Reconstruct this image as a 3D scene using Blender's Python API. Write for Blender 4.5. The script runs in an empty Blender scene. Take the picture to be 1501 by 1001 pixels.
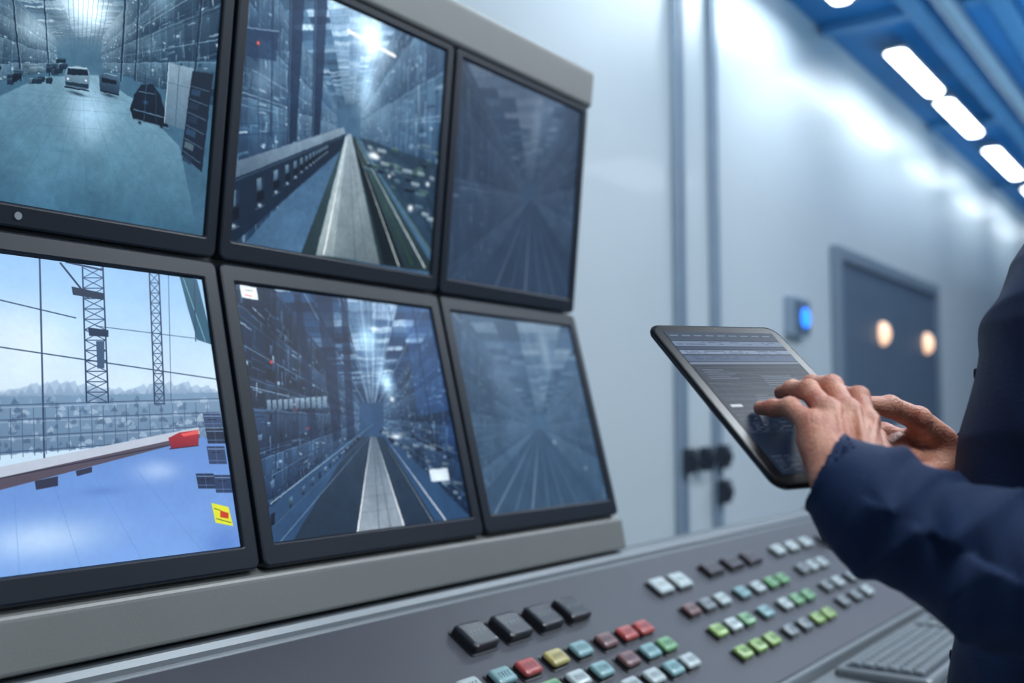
import bpy, bmesh, math, random
import numpy as np
from mathutils import Vector, Matrix

random.seed(7)
scene = bpy.context.scene
scene.view_settings.view_transform = 'Standard'
CAMZ = 1.25
YAW = math.radians(35.806); PIT = math.radians(4.203); FPX = 1501.0

# ------------------------------------------------------------------ helpers
def lin(c):
    c = c/255.0
    return c/12.92 if c <= .04045 else ((c+.055)/1.055)**2.4
def C(r, g, b): return (lin(r), lin(g), lin(b), 1.0)

def mat(name, col, rough=.5, metal=0., bump=0., bscale=60., var=0., vscale=8., coat=0., emis=None, estr=0., sss=0., spec=.5, vcol=None, sheen=0.):
    m = bpy.data.materials.new(name); m.use_nodes = True
    nt = m.node_tree; b = nt.nodes['Principled BSDF']
    b.inputs['Base Color'].default_value = col
    b.inputs['Roughness'].default_value = rough
    b.inputs['Metallic'].default_value = metal
    b.inputs['Coat Weight'].default_value = coat
    b.inputs['Specular IOR Level'].default_value = spec
    if sheen:
        b.inputs['Sheen Weight'].default_value = sheen; b.inputs['Sheen Tint'].default_value = (.5, .7, 1, 1)
    if sss:
        b.inputs['Subsurface Weight'].default_value = sss
        b.inputs['Subsurface Radius'].default_value = (.012, .005, .003)
        b.inputs['Subsurface Scale'].default_value = 1.0
    if emis:
        b.inputs['Emission Color'].default_value = emis
        b.inputs['Emission Strength'].default_value = estr
    tc = nt.nodes.new('ShaderNodeTexCoord')
    if var:
        n = nt.nodes.new('ShaderNodeTexNoise'); n.inputs['Scale'].default_value = vscale
        n.inputs['Detail'].default_value = 4
        nt.links.new(tc.outputs['Object'], n.inputs['Vector'])
        r = nt.nodes.new('ShaderNodeValToRGB')
        r.color_ramp.elements[0].position = .3; r.color_ramp.elements[1].position = .7
        r.color_ramp.elements[0].color = vcol if vcol else tuple(max(0, c*(1-var)) for c in col[:3])+(1,)
        r.color_ramp.elements[1].color = tuple(min(1, c*(1+var)) for c in col[:3])+(1,)
        nt.links.new(n.outputs['Fac'], r.inputs['Fac']); nt.links.new(r.outputs['Color'], b.inputs['Base Color'])
    if bump:
        n = nt.nodes.new('ShaderNodeTexNoise'); n.inputs['Scale'].default_value = bscale
        n.inputs['Detail'].default_value = 5
        nt.links.new(tc.outputs['Object'], n.inputs['Vector'])
        bp = nt.nodes.new('ShaderNodeBump'); bp.inputs['Strength'].default_value = bump
        bp.inputs['Distance'].default_value = .002
        nt.links.new(n.outputs['Fac'], bp.inputs['Height']); nt.links.new(bp.outputs['Normal'], b.inputs['Normal'])
    return m

def link(o, parent=None):
    scene.collection.objects.link(o)
    if parent is not None: o.parent = parent
    return o
def empty(name):
    e = bpy.data.objects.new(name, None); e.empty_display_size = .1
    return link(e)
def obj(name, bm, mats, parent=None, smooth=False, bevel=0., segs=2):
    bmesh.ops.recalc_face_normals(bm, faces=bm.faces)
    me = bpy.data.meshes.new(name); bm.to_mesh(me); bm.free()
    for m in mats: me.materials.append(m)
    if smooth:
        for p in me.polygons: p.use_smooth = True
    o = link(bpy.data.objects.new(name, me), parent)
    if bevel:
        md = o.modifiers.new('bev', 'BEVEL'); md.width = bevel; md.segments = segs; md.limit_method = 'ANGLE'
        md.angle_limit = math.radians(35)
    return o
def box(bm, lo, hi, mi=0, M=None):
    vs = []
    for z in (lo[2], hi[2]):
        for x, y in ((lo[0], lo[1]), (hi[0], lo[1]), (hi[0], hi[1]), (lo[0], hi[1])):
            p = Vector((x, y, z)); vs.append(bm.verts.new(M@p if M else p))
    for f in ((0, 3, 2, 1), (4, 5, 6, 7), (0, 1, 5, 4), (1, 2, 6, 5), (2, 3, 7, 6), (3, 0, 4, 7)):
        fc = bm.faces.new([vs[i] for i in f]); fc.material_index = mi
def prism(bm, prof, x0, x1, mi=0):
    a = [bm.verts.new((x0, y, z)) for y, z in prof]; b = [bm.verts.new((x1, y, z)) for y, z in prof]
    n = len(prof)
    for i in range(n):
        f = bm.faces.new((a[i], a[(i+1) % n], b[(i+1) % n], b[i])); f.material_index = mi
    bm.faces.new(a[::-1]).material_index = mi; bm.faces.new(b).material_index = mi
def rrect(x0, y0, x1, y1, r, seg=4):
    pts = []
    for cx, cy, a0 in ((x1-r, y1-r, 0), (x0+r, y1-r, 90), (x0+r, y0+r, 180), (x1-r, y0+r, 270)):
        for i in range(seg+1):
            a = math.radians(a0+90*i/seg); pts.append((cx+r*math.cos(a), cy+r*math.sin(a)))
    return pts
def loft(bm, loops, M=None, mi=0, cap0=True, cap1=True, capmi=None):
    rows = [[bm.verts.new(M@Vector(p) if M else Vector(p)) for p in L] for L in loops]
    n = len(rows[0])
    for a, b in zip(rows, rows[1:]):
        for i in range(n):
            f = bm.faces.new((a[i], a[(i+1) % n], b[(i+1) % n], b[i])); f.material_index = mi; 
    if cap0: bm.faces.new(rows[0][::-1]).material_index = mi
    if cap1: bm.faces.new(rows[-1]).material_index = mi if capmi is None else capmi
def cyl(bm, p, q, r0, r1=None, n=20, mi=0, cap=True):
    r1 = r0 if r1 is None else r1
    p, q = Vector(p), Vector(q); d = (q-p).normalized()
    u = d.orthogonal().normalized(); v = d.cross(u)
    L = lambda c, r: [c+u*r*math.cos(2*math.pi*i/n)+v*r*math.sin(2*math.pi*i/n) for i in range(n)]
    loft(bm, [L(p, r0), L(q, r1)], None, mi, cap, cap)

# ------------------------------------------------------------------ raster canvas for footage shown on the displays
class Canvas:
    def __init__(s, W, H, col):
        s.W, s.H = W, H; s.a = np.zeros((H, W, 3)); s.a[:] = np.array(col)/255.
        s.map = None
    def P(s, p): return s.map(p) if s.map else p
    def _bb(s, xs, ys, m):
        return max(0, int(min(xs)-m)), min(s.W, int(max(xs)+m)+1), max(0, int(min(ys)-m)), min(s.H, int(max(ys)+m)+1)
    def _mix(s, bb, al, col):
        x0, x1, y0, y1 = bb
        c = np.array(col)/255.
        s.a[y0:y1, x0:x1] = s.a[y0:y1, x0:x1]*(1-al[..., None])+c*al[..., None]
    def line(s, p, q, w, col, al=1., w2=None):
        p, q = s.P(p), s.P(q); w2 = w if w2 is None else w2; bb = s._bb((p[0], q[0]), (p[1], q[1]), max(w, w2)+2)
        if bb[0] >= bb[1] or bb[2] >= bb[3]: return
        Y, X = np.mgrid[bb[2]:bb[3], bb[0]:bb[1]].astype(float)
        dx, dy = q[0]-p[0], q[1]-p[1]; L = dx*dx+dy*dy+1e-9
        t = np.clip(((X-p[0])*dx+(Y-p[1])*dy)/L, 0, 1)
        d = np.hypot(X-p[0]-t*dx, Y-p[1]-t*dy)
        s._mix(bb, np.clip((w+(w2-w)*t)/2-d+.5, 0, 1)*al, col)
    def poly(s, pts, col, al=1., col2=None, soft=1.):
        pts = [s.P(p) for p in pts]; xs = [p[0] for p in pts]; ys = [p[1] for p in pts]
        bb = s._bb(xs, ys, 2)
        if bb[0] >= bb[1] or bb[2] >= bb[3]: return
        Y, X = np.mgrid[bb[2]:bb[3], bb[0]:bb[1]].astype(float)
        ins = np.zeros(X.shape, bool); dm = np.full(X.shape, 1e9); n = len(pts)
        for i in range(n):
            (ax, ay), (bx, by) = pts[i], pts[(i+1) % n]
            if abs(by-ay) > 1e-9:
                cnd = ((ay > Y) != (by > Y)) & (X < (bx-ax)*(Y-ay)/(by-ay)+ax); ins ^= cnd
            dx, dy = bx-ax, by-ay; t = np.clip(((X-ax)*dx+(Y-ay)*dy)/(dx*dx+dy*dy+1e-9), 0, 1)
            dm = np.minimum(dm, np.hypot(X-ax-t*dx, Y-ay-t*dy))
        sd = np.where(ins, dm, -dm); A = np.clip(sd/soft+.5, 0, 1)*al
        if col2 is None: s._mix(bb, A, col)
        else:
            g = (Y-min(ys))/(max(ys)-min(ys)+1e-9); g = np.clip(g, 0, 1)[..., None]
            c = (np.array(col)*(1-g)+np.array(col2)*g)/255.
            x0, x1, y0, y1 = bb
            s.a[y0:y1, x0:x1] = s.a[y0:y1, x0:x1]*(1-A[..., None])+c*A[..., None]
    def glow(s, p, rx, ry, col, al=1.):
        p = s.P(p); bb = s._bb((p[0]-2.5*rx, p[0]+2.5*rx), (p[1]-2.5*ry, p[1]+2.5*ry), 1)
        if bb[0] >= bb[1] or bb[2] >= bb[3]: return
        Y, X = np.mgrid[bb[2]:bb[3], bb[0]:bb[1]].astype(float)
        s._mix(bb, np.exp(-((X-p[0])/rx)**2-((Y-p[1])/ry)**2)*al, col)
    def blur(s, n):
        s.a = s._bl(s.a, n)
    def _bl(s, a, n, r=1):
        for _ in range(n):
            for ax in (0, 1):
                a = (np.roll(a, r, ax)+a*2+np.roll(a, -r, ax))/4
        return a
    def _vn(s, cell, seed):
        r = np.random.RandomState(seed); gh, gw = s.H//cell+3, s.W//cell+3
        g = r.rand(gh, gw)-.5
        Y, X = np.mgrid[0:s.H, 0:s.W]/float(cell); yi, xi = Y.astype(int), X.astype(int); fy, fx = Y-yi, X-xi
        fy, fx = fy*fy*(3-2*fy), fx*fx*(3-2*fx)
        return (g[yi, xi]*(1-fx)+g[yi, xi+1]*fx)*(1-fy)+(g[yi+1, xi]*(1-fx)+g[yi+1, xi+1]*fx)*fy
    def noise(s, amp, cell, seed=0, mul=False):
        v = s._vn(cell, seed)
        s.a = np.clip(s.a*(1+amp*v[..., None]*2) if mul else s.a+amp*v[..., None]*2, 0, 1)
    def warp(s, lst, seed=0):
        Y, X = np.mgrid[0:s.H, 0:s.W].astype(float)
        for amp, cell in lst:
            X += amp*2*s._vn(cell, seed+cell); Y += amp*2*s._vn(cell, seed+cell+500)
        X = np.clip(X, 0, s.W-1.01); Y = np.clip(Y, 0, s.H-1.01); xi, yi = X.astype(int), Y.astype(int); fx, fy = (X-xi)[..., None], (Y-yi)[..., None]
        s.a = (s.a[yi, xi]*(1-fx)+s.a[yi, xi+1]*fx)*(1-fy)+(s.a[yi+1, xi]*(1-fx)+s.a[yi+1, xi+1]*fx)*fy
    def finish(s, bloom=.5, seed=0, con=1.12, nz=1.):
        b = np.maximum(s.a-.66, 0); b = s._bl(b, 3, 1); b = s._bl(b, 4, 4); b = s._bl(b, 3, 12)
        s.a = np.clip(s.a+b*bloom*1.2, 0, 1)
        for c, a in ((160, .07), (48, .05), (14, .04), (4, .03)): s.noise(a*nz, c, seed+c, True)
        s.a = np.clip((s.a-.42)*con+.42, 0, 1)
    def image(s, name):
        im = bpy.data.images.new(name, s.W, s.H)
        px = np.ones((s.H, s.W, 4), np.float32); px[..., :3] = np.clip(s.a, 0, 1)[::-1]
        im.pixels.foreach_set(px.ravel()); im.update(); im.pack()
        return im
def screen_mat(name, cv, strength=1., rough=.30, spec=.22):
    m = bpy.data.materials.new(name); m.use_nodes = True; nt = m.node_tree; b = nt.nodes['Principled BSDF']
    t = nt.nodes.new('ShaderNodeTexImage'); t.image = cv.image(name+'_footage'); t.extension = 'EXTEND'
    b.inputs['Base Color'].default_value = (.004, .006, .01, 1); b.inputs['Roughness'].default_value = rough
    b.inputs['Specular IOR Level'].default_value = spec
    nt.links.new(t.outputs['Color'], b.inputs['Emission Color']); b.inputs['Emission Strength'].default_value = strength
    return m

# ------------------------------------------------------------------ surface nets for organic forms
def seg(P, a, b, r0, r1):
    a, b = np.array(a, float), np.array(b, float); d = b-a; L = d@d+1e-12
    t = np.clip(((P-a)@d)/L, 0, 1)
    return np.sqrt(((P-a-t[..., None]*d)**2).sum(-1))-(r0+(r1-r0)*t)
def ell(P, c, r):
    r = np.array(r, float); q = (P-np.array(c))/r; k = np.sqrt((q**2).sum(-1))
    return (k-1)*r.min()*1.0
def smin(a, b, k):
    h = np.clip(.5+.5*(b-a)/k, 0, 1); return b*(1-h)+a*h-k*h*(1-h)
def surfnet(fn, lo, hi, h):
    lo = np.array(lo, float); n = np.ceil((np.array(hi)-lo)/h).astype(int)+1
    F = np.empty(tuple(n))
    ys, zs = lo[1]+h*np.arange(n[1]), lo[2]+h*np.arange(n[2])
    step = max(1, int(400000/(n[1]*n[2])))
    for i in range(0, n[0], step):
        xs = lo[0]+h*np.arange(i, min(n[0], i+step))
        P = np.stack(np.meshgrid(xs, ys, zs, indexing='ij'), -1); F[i:i+len(xs)] = fn(P)
    F[0] = F[-1] = 1; F[:, 0] = F[:, -1] = 1; F[:, :, 0] = F[:, :, -1] = 1
    ins = F < 0
    offs = [(x, y, z) for x in (0, 1) for y in (0, 1) for z in (0, 1)]
    sl = lambda A, o: A[o[0]:A.shape[0]-1+o[0], o[1]:A.shape[1]-1+o[1], o[2]:A.shape[2]-1+o[2]]
    cnt = sum(sl(ins, o).astype(int) for o in offs); act = (cnt > 0) & (cnt < 8)
    idx = np.argwhere(act); V = np.stack([sl(F, o)[act] for o in offs], 1)
    acc = np.zeros((len(idx), 3)); num = np.zeros(len(idx))
    for i in range(8):
        for j in range(i+1, 8):
            if sum(abs(offs[i][k]-offs[j][k]) for k in range(3)) != 1: continue
            va, vb = V[:, i], V[:, j]; m = (va < 0) != (vb < 0); t = np.where(m, va/np.where(m, va-vb, 1), 0)
            p = np.array(offs[i])+t[:, None]*(np.array(offs[j])-np.array(offs[i])); acc += p*m[:, None]; num += m
    verts = lo+h*(idx+acc/num[:, None])
    vid = np.full(act.shape, -1); vid[act] = np.arange(len(idx)); quads = []
    for ax in range(3):
        a1, a2 = (ax+1) % 3, (ax+2) % 3
        A = np.moveaxis(ins, (ax, a1, a2), (0, 1, 2)); G = np.moveaxis(vid, (ax, a1, a2), (0, 1, 2))
        ch = A[:-1] != A[1:]; e = np.argwhere(ch[:, 1:-1, 1:-1]); i, j, k = e[:, 0], e[:, 1]+1, e[:, 2]+1
        q = np.stack([G[i, j-1, k-1], G[i, j, k-1], G[i, j, k], G[i, j-1, k]], 1)
        fl = ~A[i, j, k]; q[fl] = q[fl][:, ::-1]; quads.append(q)
    q = np.concatenate(quads); q = q[(q >= 0).all(1)]
    return verts, q
def netobj(name, fn, lo, hi, h, m, parent=None, M=None):
    v, q = surfnet(fn, lo, hi, h)
    me = bpy.data.meshes.new(name); me.from_pydata(v.tolist(), [], q.tolist()); me.materials.append(m)
    for p in me.polygons: p.use_smooth = True
    if M: me.transform(M)
    me.update()
    return link(bpy.data.objects.new(name, me), parent)

# ------------------------------------------------------------------ materials
M_wall = mat('wall_paint', C(186, 196, 202), .42, coat=.04, var=.03, vscale=1.2, bump=.05, bscale=30)
M_strip = mat('wall_channel', C(138, 156, 174), .45, metal=.1, var=.05)
M_ceil = mat('ceiling_blue_lit', C(42, 122, 182), .6, var=.22, vscale=.7)  # blue light falling on the ceiling is put into its base colour
M_beam = mat('ceiling_beam', C(76, 136, 182), .5, var=.1)
M_floor = mat('floor_epoxy', C(105, 118, 128), .3, var=.06, vscale=2)
M_door = mat('door_steel', C(82, 100, 120), .5, metal=.1, var=.05)
M_dframe = mat('door_frame', C(112, 128, 144), .4)
M_cab = mat('cabinet_grey', C(122, 123, 121), .42, metal=.25, bump=.08, bscale=400, var=.03)
M_rim = mat('console_rim', C(116, 122, 127), .38, metal=.3, bump=.06, bscale=300)
M_panel = mat('console_panel', C(68, 70, 78), .48, metal=.2, bump=.1, bscale=500, var=.03)
M_bezel = mat('monitor_bezel', C(14, 22, 34), .4, var=.05, bump=.04, bscale=500, spec=.35)
M_black = mat('black_plastic', C(22, 24, 30), .35, var=.1)
M_dark = mat('dark_shell', C(34, 42, 56), .5)
M_silver = mat('silver', C(190, 192, 195), .3, metal=.9)
M_glowblue = mat('blue_indicator', C(30, 110, 255), .3, emis=C(40, 130, 255), estr=2.2)
M_warm = mat('warm_lamp', C(255, 220, 190), .3, emis=C(255, 200, 160), estr=1.2)
M_tube = mat('tube_light', C(255, 255, 255), .3, emis=(.88, .95, 1, 1), estr=9)
M_fillpanel = mat('fill_panel_glow', C(255, 255, 255), .3, emis=(.9, .96, 1, 1), estr=4)  # glow of the added fill panels

# ------------------------------------------------------------------ room shell
CZ = 3.45; WY = 1.9
bm = bmesh.new(); box(bm, (-3, WY, 0), (18, WY+.12, CZ)); obj('wall_back', bm, [M_wall])
bm = bmesh.new(); box(bm, (-3, -3.12, 0), (18, -3, CZ)); obj('wall_front', bm, [M_wall])
bm = bmesh.new(); box(bm, (-3.12, -3, 0), (-3, WY, CZ)); obj('wall_left', bm, [M_wall])
bm = bmesh.new(); box(bm, (18, -3, 0), (18.12, WY, CZ)); obj('wall_right', bm, [M_wall])
bm = bmesh.new(); box(bm, (-3, -3, -.1), (18, WY, 0)); obj('floor', bm, [M_floor])
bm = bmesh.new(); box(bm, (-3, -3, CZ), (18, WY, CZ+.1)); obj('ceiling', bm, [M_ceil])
bm = bmesh.new()
for x0, x1 in ((-3, 5.7), (8.0, 18)): box(bm, (x0, WY-.015, 0), (x1, WY, .1))
obj('baseboard_back', bm, [M_strip])
bm = bmesh.new()
for y in (1.32, .95, .45, -.4, -1.3, -2.2): box(bm, (-2.9, y-.05, CZ-.12), (17.9, y+.05, CZ))
for i in range(9):
    x = -1.6+i*2.4; box(bm, (x-.04, -2.95, CZ-.06), (x+.04, WY-.02, CZ))
obj('ceiling_beams', bm, [M_beam], bevel=.008)
bm = bmesh.new()
cyl(bm, (-2.9, 1.12, CZ-.2), (17.9, 1.12, CZ-.2), .045); cyl(bm, (-2.9, .7, CZ-.17), (17.9, .7, CZ-.17), .03)
obj('ceiling_pipes', bm, [M_strip], smooth=True)
# vertical channels of the back wall
bm = bmesh.new()
for x0, x1 in ((3.755, 3.83), (4.105, 4.165)):
    box(bm, (x0, WY-.03, .1), (x0+.02, WY, CZ-.01)); box(bm, (x1-.02, WY-.03, .1), (x1, WY, CZ-.01))
    box(bm, (x0+.02, WY-.012, .1), (x1-.02, WY, CZ-.01))
obj('trim_channels', bm, [M_strip], bevel=.003)
for i, (x, z) in enumerate(((3.80, 1.072), (3.955, 1.075), (4.125, 1.08), (4.13, .93))):
    bm = bmesh.new(); box(bm, (x-.036, WY-.065, z-.05), (x+.036, WY-.028, z+.05)); box(bm, (x-.024, WY-.078, z-.03), (x+.024, WY-.065, z+.03))
    cyl(bm, (x, WY-.09, z), (x, WY-.078, z), .012); box(bm, (x-.02, WY-.03, z-.03), (x+.02, WY-.002, z+.03))
    obj('cable_clamp', bm, [M_dark], bevel=.005)
# access reader
bm = bmesh.new(); box(bm, (4.98, WY-.05, 1.66), (5.22, WY, 1.86)); box(bm, (5.0, WY-.06, 1.68), (5.2, WY-.05, 1.84), 1)
cyl(bm, (5.12, WY-.07, 1.755), (5.12, WY-.058, 1.755), .05, n=28, mi=2)
obj('access_reader', bm, [M_strip, M_door, M_glowblue], bevel=.004)
# double door
door = empty('door_1')
bm = bmesh.new()
box(bm, (5.70, WY-.05, 0), (5.78, WY, 2.22)); box(bm, (7.92, WY-.05, 0), (8.0, WY, 2.22)); box(bm, (5.78, WY-.05, 2.14), (7.92, WY, 2.22))
obj('frame', bm, [M_dframe], door, bevel=.006)
bm = bmesh.new()
box(bm, (5.79, WY-.035, .01), (6.845, WY, 2.13)); box(bm, (6.855, WY-.035, .01), (7.91, WY, 2.13))
obj('leaves', bm, [M_door], door, bevel=.004)
bm = bmesh.new()
for x in (6.74, 6.96):
    cyl(bm, (x, WY-.08, .95), (x, WY-.08, 1.2), .012); cyl(bm, (x, WY-.08, .97), (x, WY-.03, .97), .009); cyl(bm, (x, WY-.08, 1.18), (x, WY-.03, 1.18), .009)
obj('handles', bm, [M_silver], door, smooth=True)
bm = bmesh.new()
for x in (6.56, 7.63):
    loops = []
    for k in range(6):
        a = k/5*math.pi/2*.95; r = .075*math.cos(a); y = WY-.035-.05*math.sin(a)
        loops.append([(x+r*math.cos(t*math.pi/12), y, 1.77+r*math.sin(t*math.pi/12)) for t in range(24)])
    loft(bm, loops)
obj('dome_lamps', bm, [M_warm], door, smooth=True)

# ceiling tube lights (row near the back wall) and added fill panels out of view
for xc, L in ((3.0, 1.0), (4.62, .9), (6.43, .95), (7.6, 1.0), (9.2, 1.15), (10.9, 1.15), (12.6, 1.15)):
    e = empty('ceiling_tube_light')
    bm = bmesh.new(); box(bm, (xc-L/2-.03, 1.515, CZ-.1), (xc+L/2+.03, 1.655, CZ-.065)); 
    box(bm, (xc-.3, 1.575, CZ-.065), (xc-.28, 1.595, CZ)); box(bm, (xc+.28, 1.575, CZ-.065), (xc+.3, 1.595, CZ)); obj('housing', bm, [M_dframe], e, bevel=.004)
    bm = bmesh.new(); loops = []
    for (x0, x1, y0, y1, z) in ((xc-L/2, xc+L/2, 1.525, 1.645, CZ-.1), (xc-L/2+.01, xc+L/2-.01, 1.54, 1.63, CZ-.12)):
        loops.append([(p[0], p[1], z) for p in rrect(x0, y0, x1, y1, .04)])
    loft(bm, loops); obj('diffuser', bm, [M_tube], e, smooth=False)
for x, y in ((.6, -.3), (2.6, -.3), (4.8, -.3), (7.5, -.3), (1.2, -2.0), (4.5, -2.0)):  # unseen fixtures, added to light the room
    e = empty('added_fill_panel')
    bm = bmesh.new(); box(bm, (x-.62, y-.32, CZ-.16), (x+.62, y+.32, CZ-.13)); obj('housing', bm, [M_dframe], e, bevel=.004)
    bm = bmesh.new(); box(bm, (x-.6, y-.3, CZ-.17), (x+.6, y+.3, CZ-.16)); obj('diffuser', bm, [M_fillpanel], e)
    bm = bmesh.new()
    for sx in (-.5, .5): cyl(bm, (x+sx, y, CZ-.13), (x+sx, y, CZ), .006)
    obj('hangers', bm, [M_silver], e)

def area(name, loc, rot, sx, sy, power, col=(1, 1, 1)):
    l = bpy.data.lights.new(name, 'AREA'); l.shape = 'RECTANGLE'; l.size = sx; l.size_y = sy; l.energy = power; l.color = col
    o = link(bpy.data.objects.new(name, l)); o.location = loc; o.rotation_euler = rot; return o
for i, (x, y, p) in enumerate(((.6, -.3, 30), (2.6, -.3, 42), (4.8, -.3, 30), (7.5, -.3, 24), (1.2, -2.0, 26), (4.5, -2.0, 24))):
    area('fill_panel_lamp', (x, y, CZ-.19), (0, 0, 0), 1.2, .6, p, (.86, .94, 1))  # fill light for the added panels
for x, p in ((3.0, 9), (4.62, 11), (6.43, 5), (7.6, 3), (9.2, 3), (10.9, 3)):
    area('tube_lamp', (x, 1.585, CZ-.13), (0, 0, 0), 1.0, .12, p, (.8, .92, 1))
area('blue_ceiling_fill', (8.5, .3, 2.3), (math.pi, 0, 0), 9, 1.2, 70, (.42, .75, 1))  # added blue fill without a fixture, brightens the ceiling from below
w = bpy.data.worlds.new('world'); scene.world = w; w.use_nodes = True
w.node_tree.nodes['Background'].inputs[0].default_value = (.5, .6, .7, 1); w.node_tree.nodes['Background'].inputs[1].default_value = .3

# ------------------------------------------------------------------ monitor bank
UP = dict(y0=1.25, z0=1.484, y1=1.2078, z1=1.96); LO = dict(y0=1.1345, z0=1.036, y1=1.25, z1=1.484)
BX = [.462, .9765, 1.4925, 1.9778]
def frame_of(R):
    ev = Vector((0, R['y1']-R['y0'], R['z1']-R['z0'])); H = ev.length; ev.normalize(); ex = Vector((1, 0, 0)); en = ex.cross(ev)
    return ex, ev, en, H
def ray(px, py):
    u = (px-750.5)/FPX; v = (500.5-py)/FPX
    fh = math.cos(PIT)-v*math.sin(PIT)
    return Vector((fh*math.cos(YAW)+u*math.sin(YAW), fh*math.sin(YAW)-u*math.cos(YAW), math.sin(PIT)+v*math.cos(PIT)))
SW, SH = 1000, 880
def footage_map(R, sx0, sx1, sv0, sv1, depth=-.006):
    # converts still-frame coordinates of the footage to canvas coordinates of the flat display
    ex, ev, en, H = frame_of(R); O = Vector((0, R['y0'], R['z0']-CAMZ))+en*depth
    def f(p):
        d = ray(*p); k = O.dot(en)/d.dot(en); Q = d*k-O
        return ((Q.x-sx0)/(sx1-sx0)*SW, (1-(Q.dot(ev)-sv0)/(sv1-sv0))*SH)
    return f

mixc = lambda a, b, t: tuple(a[i]*(1-t)+b[i]*t for i in range(3))
def hall(cv, vp, seed, L, R, B, T, delta=.16, tone=(60, 90, 120), lite=(190, 215, 230), dark=(18, 30, 48), roof=True, hi=.16, nlev=4, wp=1.):
    """industrial hall footage: bays of machinery, pipe runs and roof trusses in one-point perspective"""
    r = random.Random(seed); vx, vy = vp
    ts = [1/(.62+k*delta) for k in range(int(15/delta*.62)+8)]; ts = [t for t in ts if t > .045]
    for side, X in ((-1, L), (1, R)):
        pt = lambda t, y: (vx+(X-vx)*t, vy+(y-vy)*t)
        lev = [T+(B-T)*(j+r.uniform(-.3, .3)*(0 < j < nlev))/nlev for j in range(nlev+1)]
        lt = [r.uniform(.1, .8) for _ in lev]
        for k in range(len(ts)-2, -1, -1):
            t0, t1 = ts[k], ts[k+1]; fog = min(1, (1-min(t0, 1))**2*.9)
            for j in range(nlev):
                y0, y1 = lev[j], lev[j+1]; base = mixc(dark, tone, lt[j]*.6+.4*r.random()); base = mixc(base, mixc(tone, lite, .45), fog*.8)
                cv.poly([pt(t0, y0), pt(t1, y0), pt(t1, y1), pt(t0, y1)], mixc(base, lite, .05), 1, mixc(base, dark, .6))
                for q in range(r.randint(7, 13)):
                    kind = r.random(); c_ = r.random(); a = r.uniform(0, .8); u = r.random()
                    if kind < .45: b, d = a+r.uniform(.03, .12), min(1, c_+r.uniform(.15, .8))
                    elif kind < .75: a, b, d = 0, 1, min(1, c_+r.uniform(.015, .04))
                    else: b, d = a+r.uniform(.1, .4), min(1, c_+r.uniform(.04, .16))
                    ta, tb = t0+(t1-t0)*a, t0+(t1-t0)*min(1, b); ya, yb = y0+(y1-y0)*c_, y0+(y1-y0)*d
                    col = mixc(dark, tone, r.random()) if u < .66 else (mixc(tone, lite, r.random()*.5) if u < 1-hi*.6 else mixc(tone, lite, .5+.5*r.random())); col = mixc(col, mixc(tone, lite, .5), fog*.6)
                    cv.poly([pt(ta, ya), pt(tb, ya), pt(tb, yb), pt(ta, yb)], col, .85, mixc(col, dark, .5))
                    if kind > .75: cv.line(pt(ta, ya), pt(tb, ya), max(.7, 1.4*t0), mixc(col, lite, .6), .8)
                if r.random() < .35: cv.line(pt(t0, y1), pt(t1, y0), 2*t0, mixc(base, dark, .6), .5)
                if r.random() < hi*1.3:
                    g_ = pt(t0+(t1-t0)*.5, y0+(y1-y0)*r.random()); cv.glow(g_, 7*t0+2, 4*t0+1.5, mixc(tone, lite, 1), .75)
        for y in lev[1:-1]:
            cv.line(pt(.05, y), pt(1.6, y), .6, mixc(dark, tone, .3), .85, 8); cv.line(pt(.05, y+4), pt(1.6, y+4), .3, mixc(tone, lite, .6), .6, 3)
    if roof:
        f = lambda t, s_: (vx+((R-vx) if s_ > 0 else (vx-L))*t*s_, vy+(T-vy)*t)
        for k in range(len(ts)-2, -1, -1):
            t0, t1 = ts[k], ts[k+1]
            for m in range(6):
                s0, s1 = -1+m/3., -1+(m+1)/3.
                c = mixc(tone, lite, r.uniform(.1, 1)) if (m in (2, 3) or r.random() < .3) else mixc(dark, tone, r.uniform(.2, 1))
                cv.poly([f(t0, s0), f(t0, s1), f(t1, s1), f(t1, s0)], c, .75)
            cv.line((vx+(L-vx)*t0, vy+(T-vy)*t0), (vx+(R-vx)*t0, vy+(T-vy)*t0), 4*t0, mixc(dark, tone, .3), .85)
            for m in range(7):
                xa = L+(R-L)*m/7.; xb = L+(R-L)*(m+.5)/7.; xc = L+(R-L)*(m+1)/7.; tt = (T-vy)*.82
                cv.line((vx+(xa-vx)*t0, vy+(T-vy)*t0), (vx+(xb-vx)*t0, vy+tt*t0), 1.6*t0, mixc(dark, tone, .4), .7); cv.line((vx+(xb-vx)*t0, vy+tt*t0), (vx+(xc-vx)*t0, vy+(T-vy)*t0), 1.6*t0, mixc(dark, tone, .4), .7)
            cv.line((vx+(L-vx)*t0, vy+(T-vy)*t0*.82), (vx+(R-vx)*t0, vy+(T-vy)*t0*.82), 2.2*t0, mixc(dark, tone, .5), .7)
        for m in range(9):
            x = L+(R-L)*m/8.; cv.line((vx+(x-vx)*.05, vy+(T-vy)*.05), (vx+(x-vx)*1.6, vy+(T-vy)*1.6), .5, mixc(dark, tone, .5), .6, 4)
    cv.warp([(3.0*wp, 40), (1.5*wp, 12)], seed)
    # broad light and shadow patches, then crisp pipe runs and columns over the clutter
    for k in range(26):
        X = L if k % 2 else R; t = r.uniform(.2, 1.2); y = r.uniform(T, B)
        cv.glow((vx+(X-vx)*t, vy+(y-vy)*t), r.uniform(18, 60), r.uniform(14, 50), dark if r.random() < .62 else mixc(tone, lite, .3), r.uniform(.25, .5))
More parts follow.
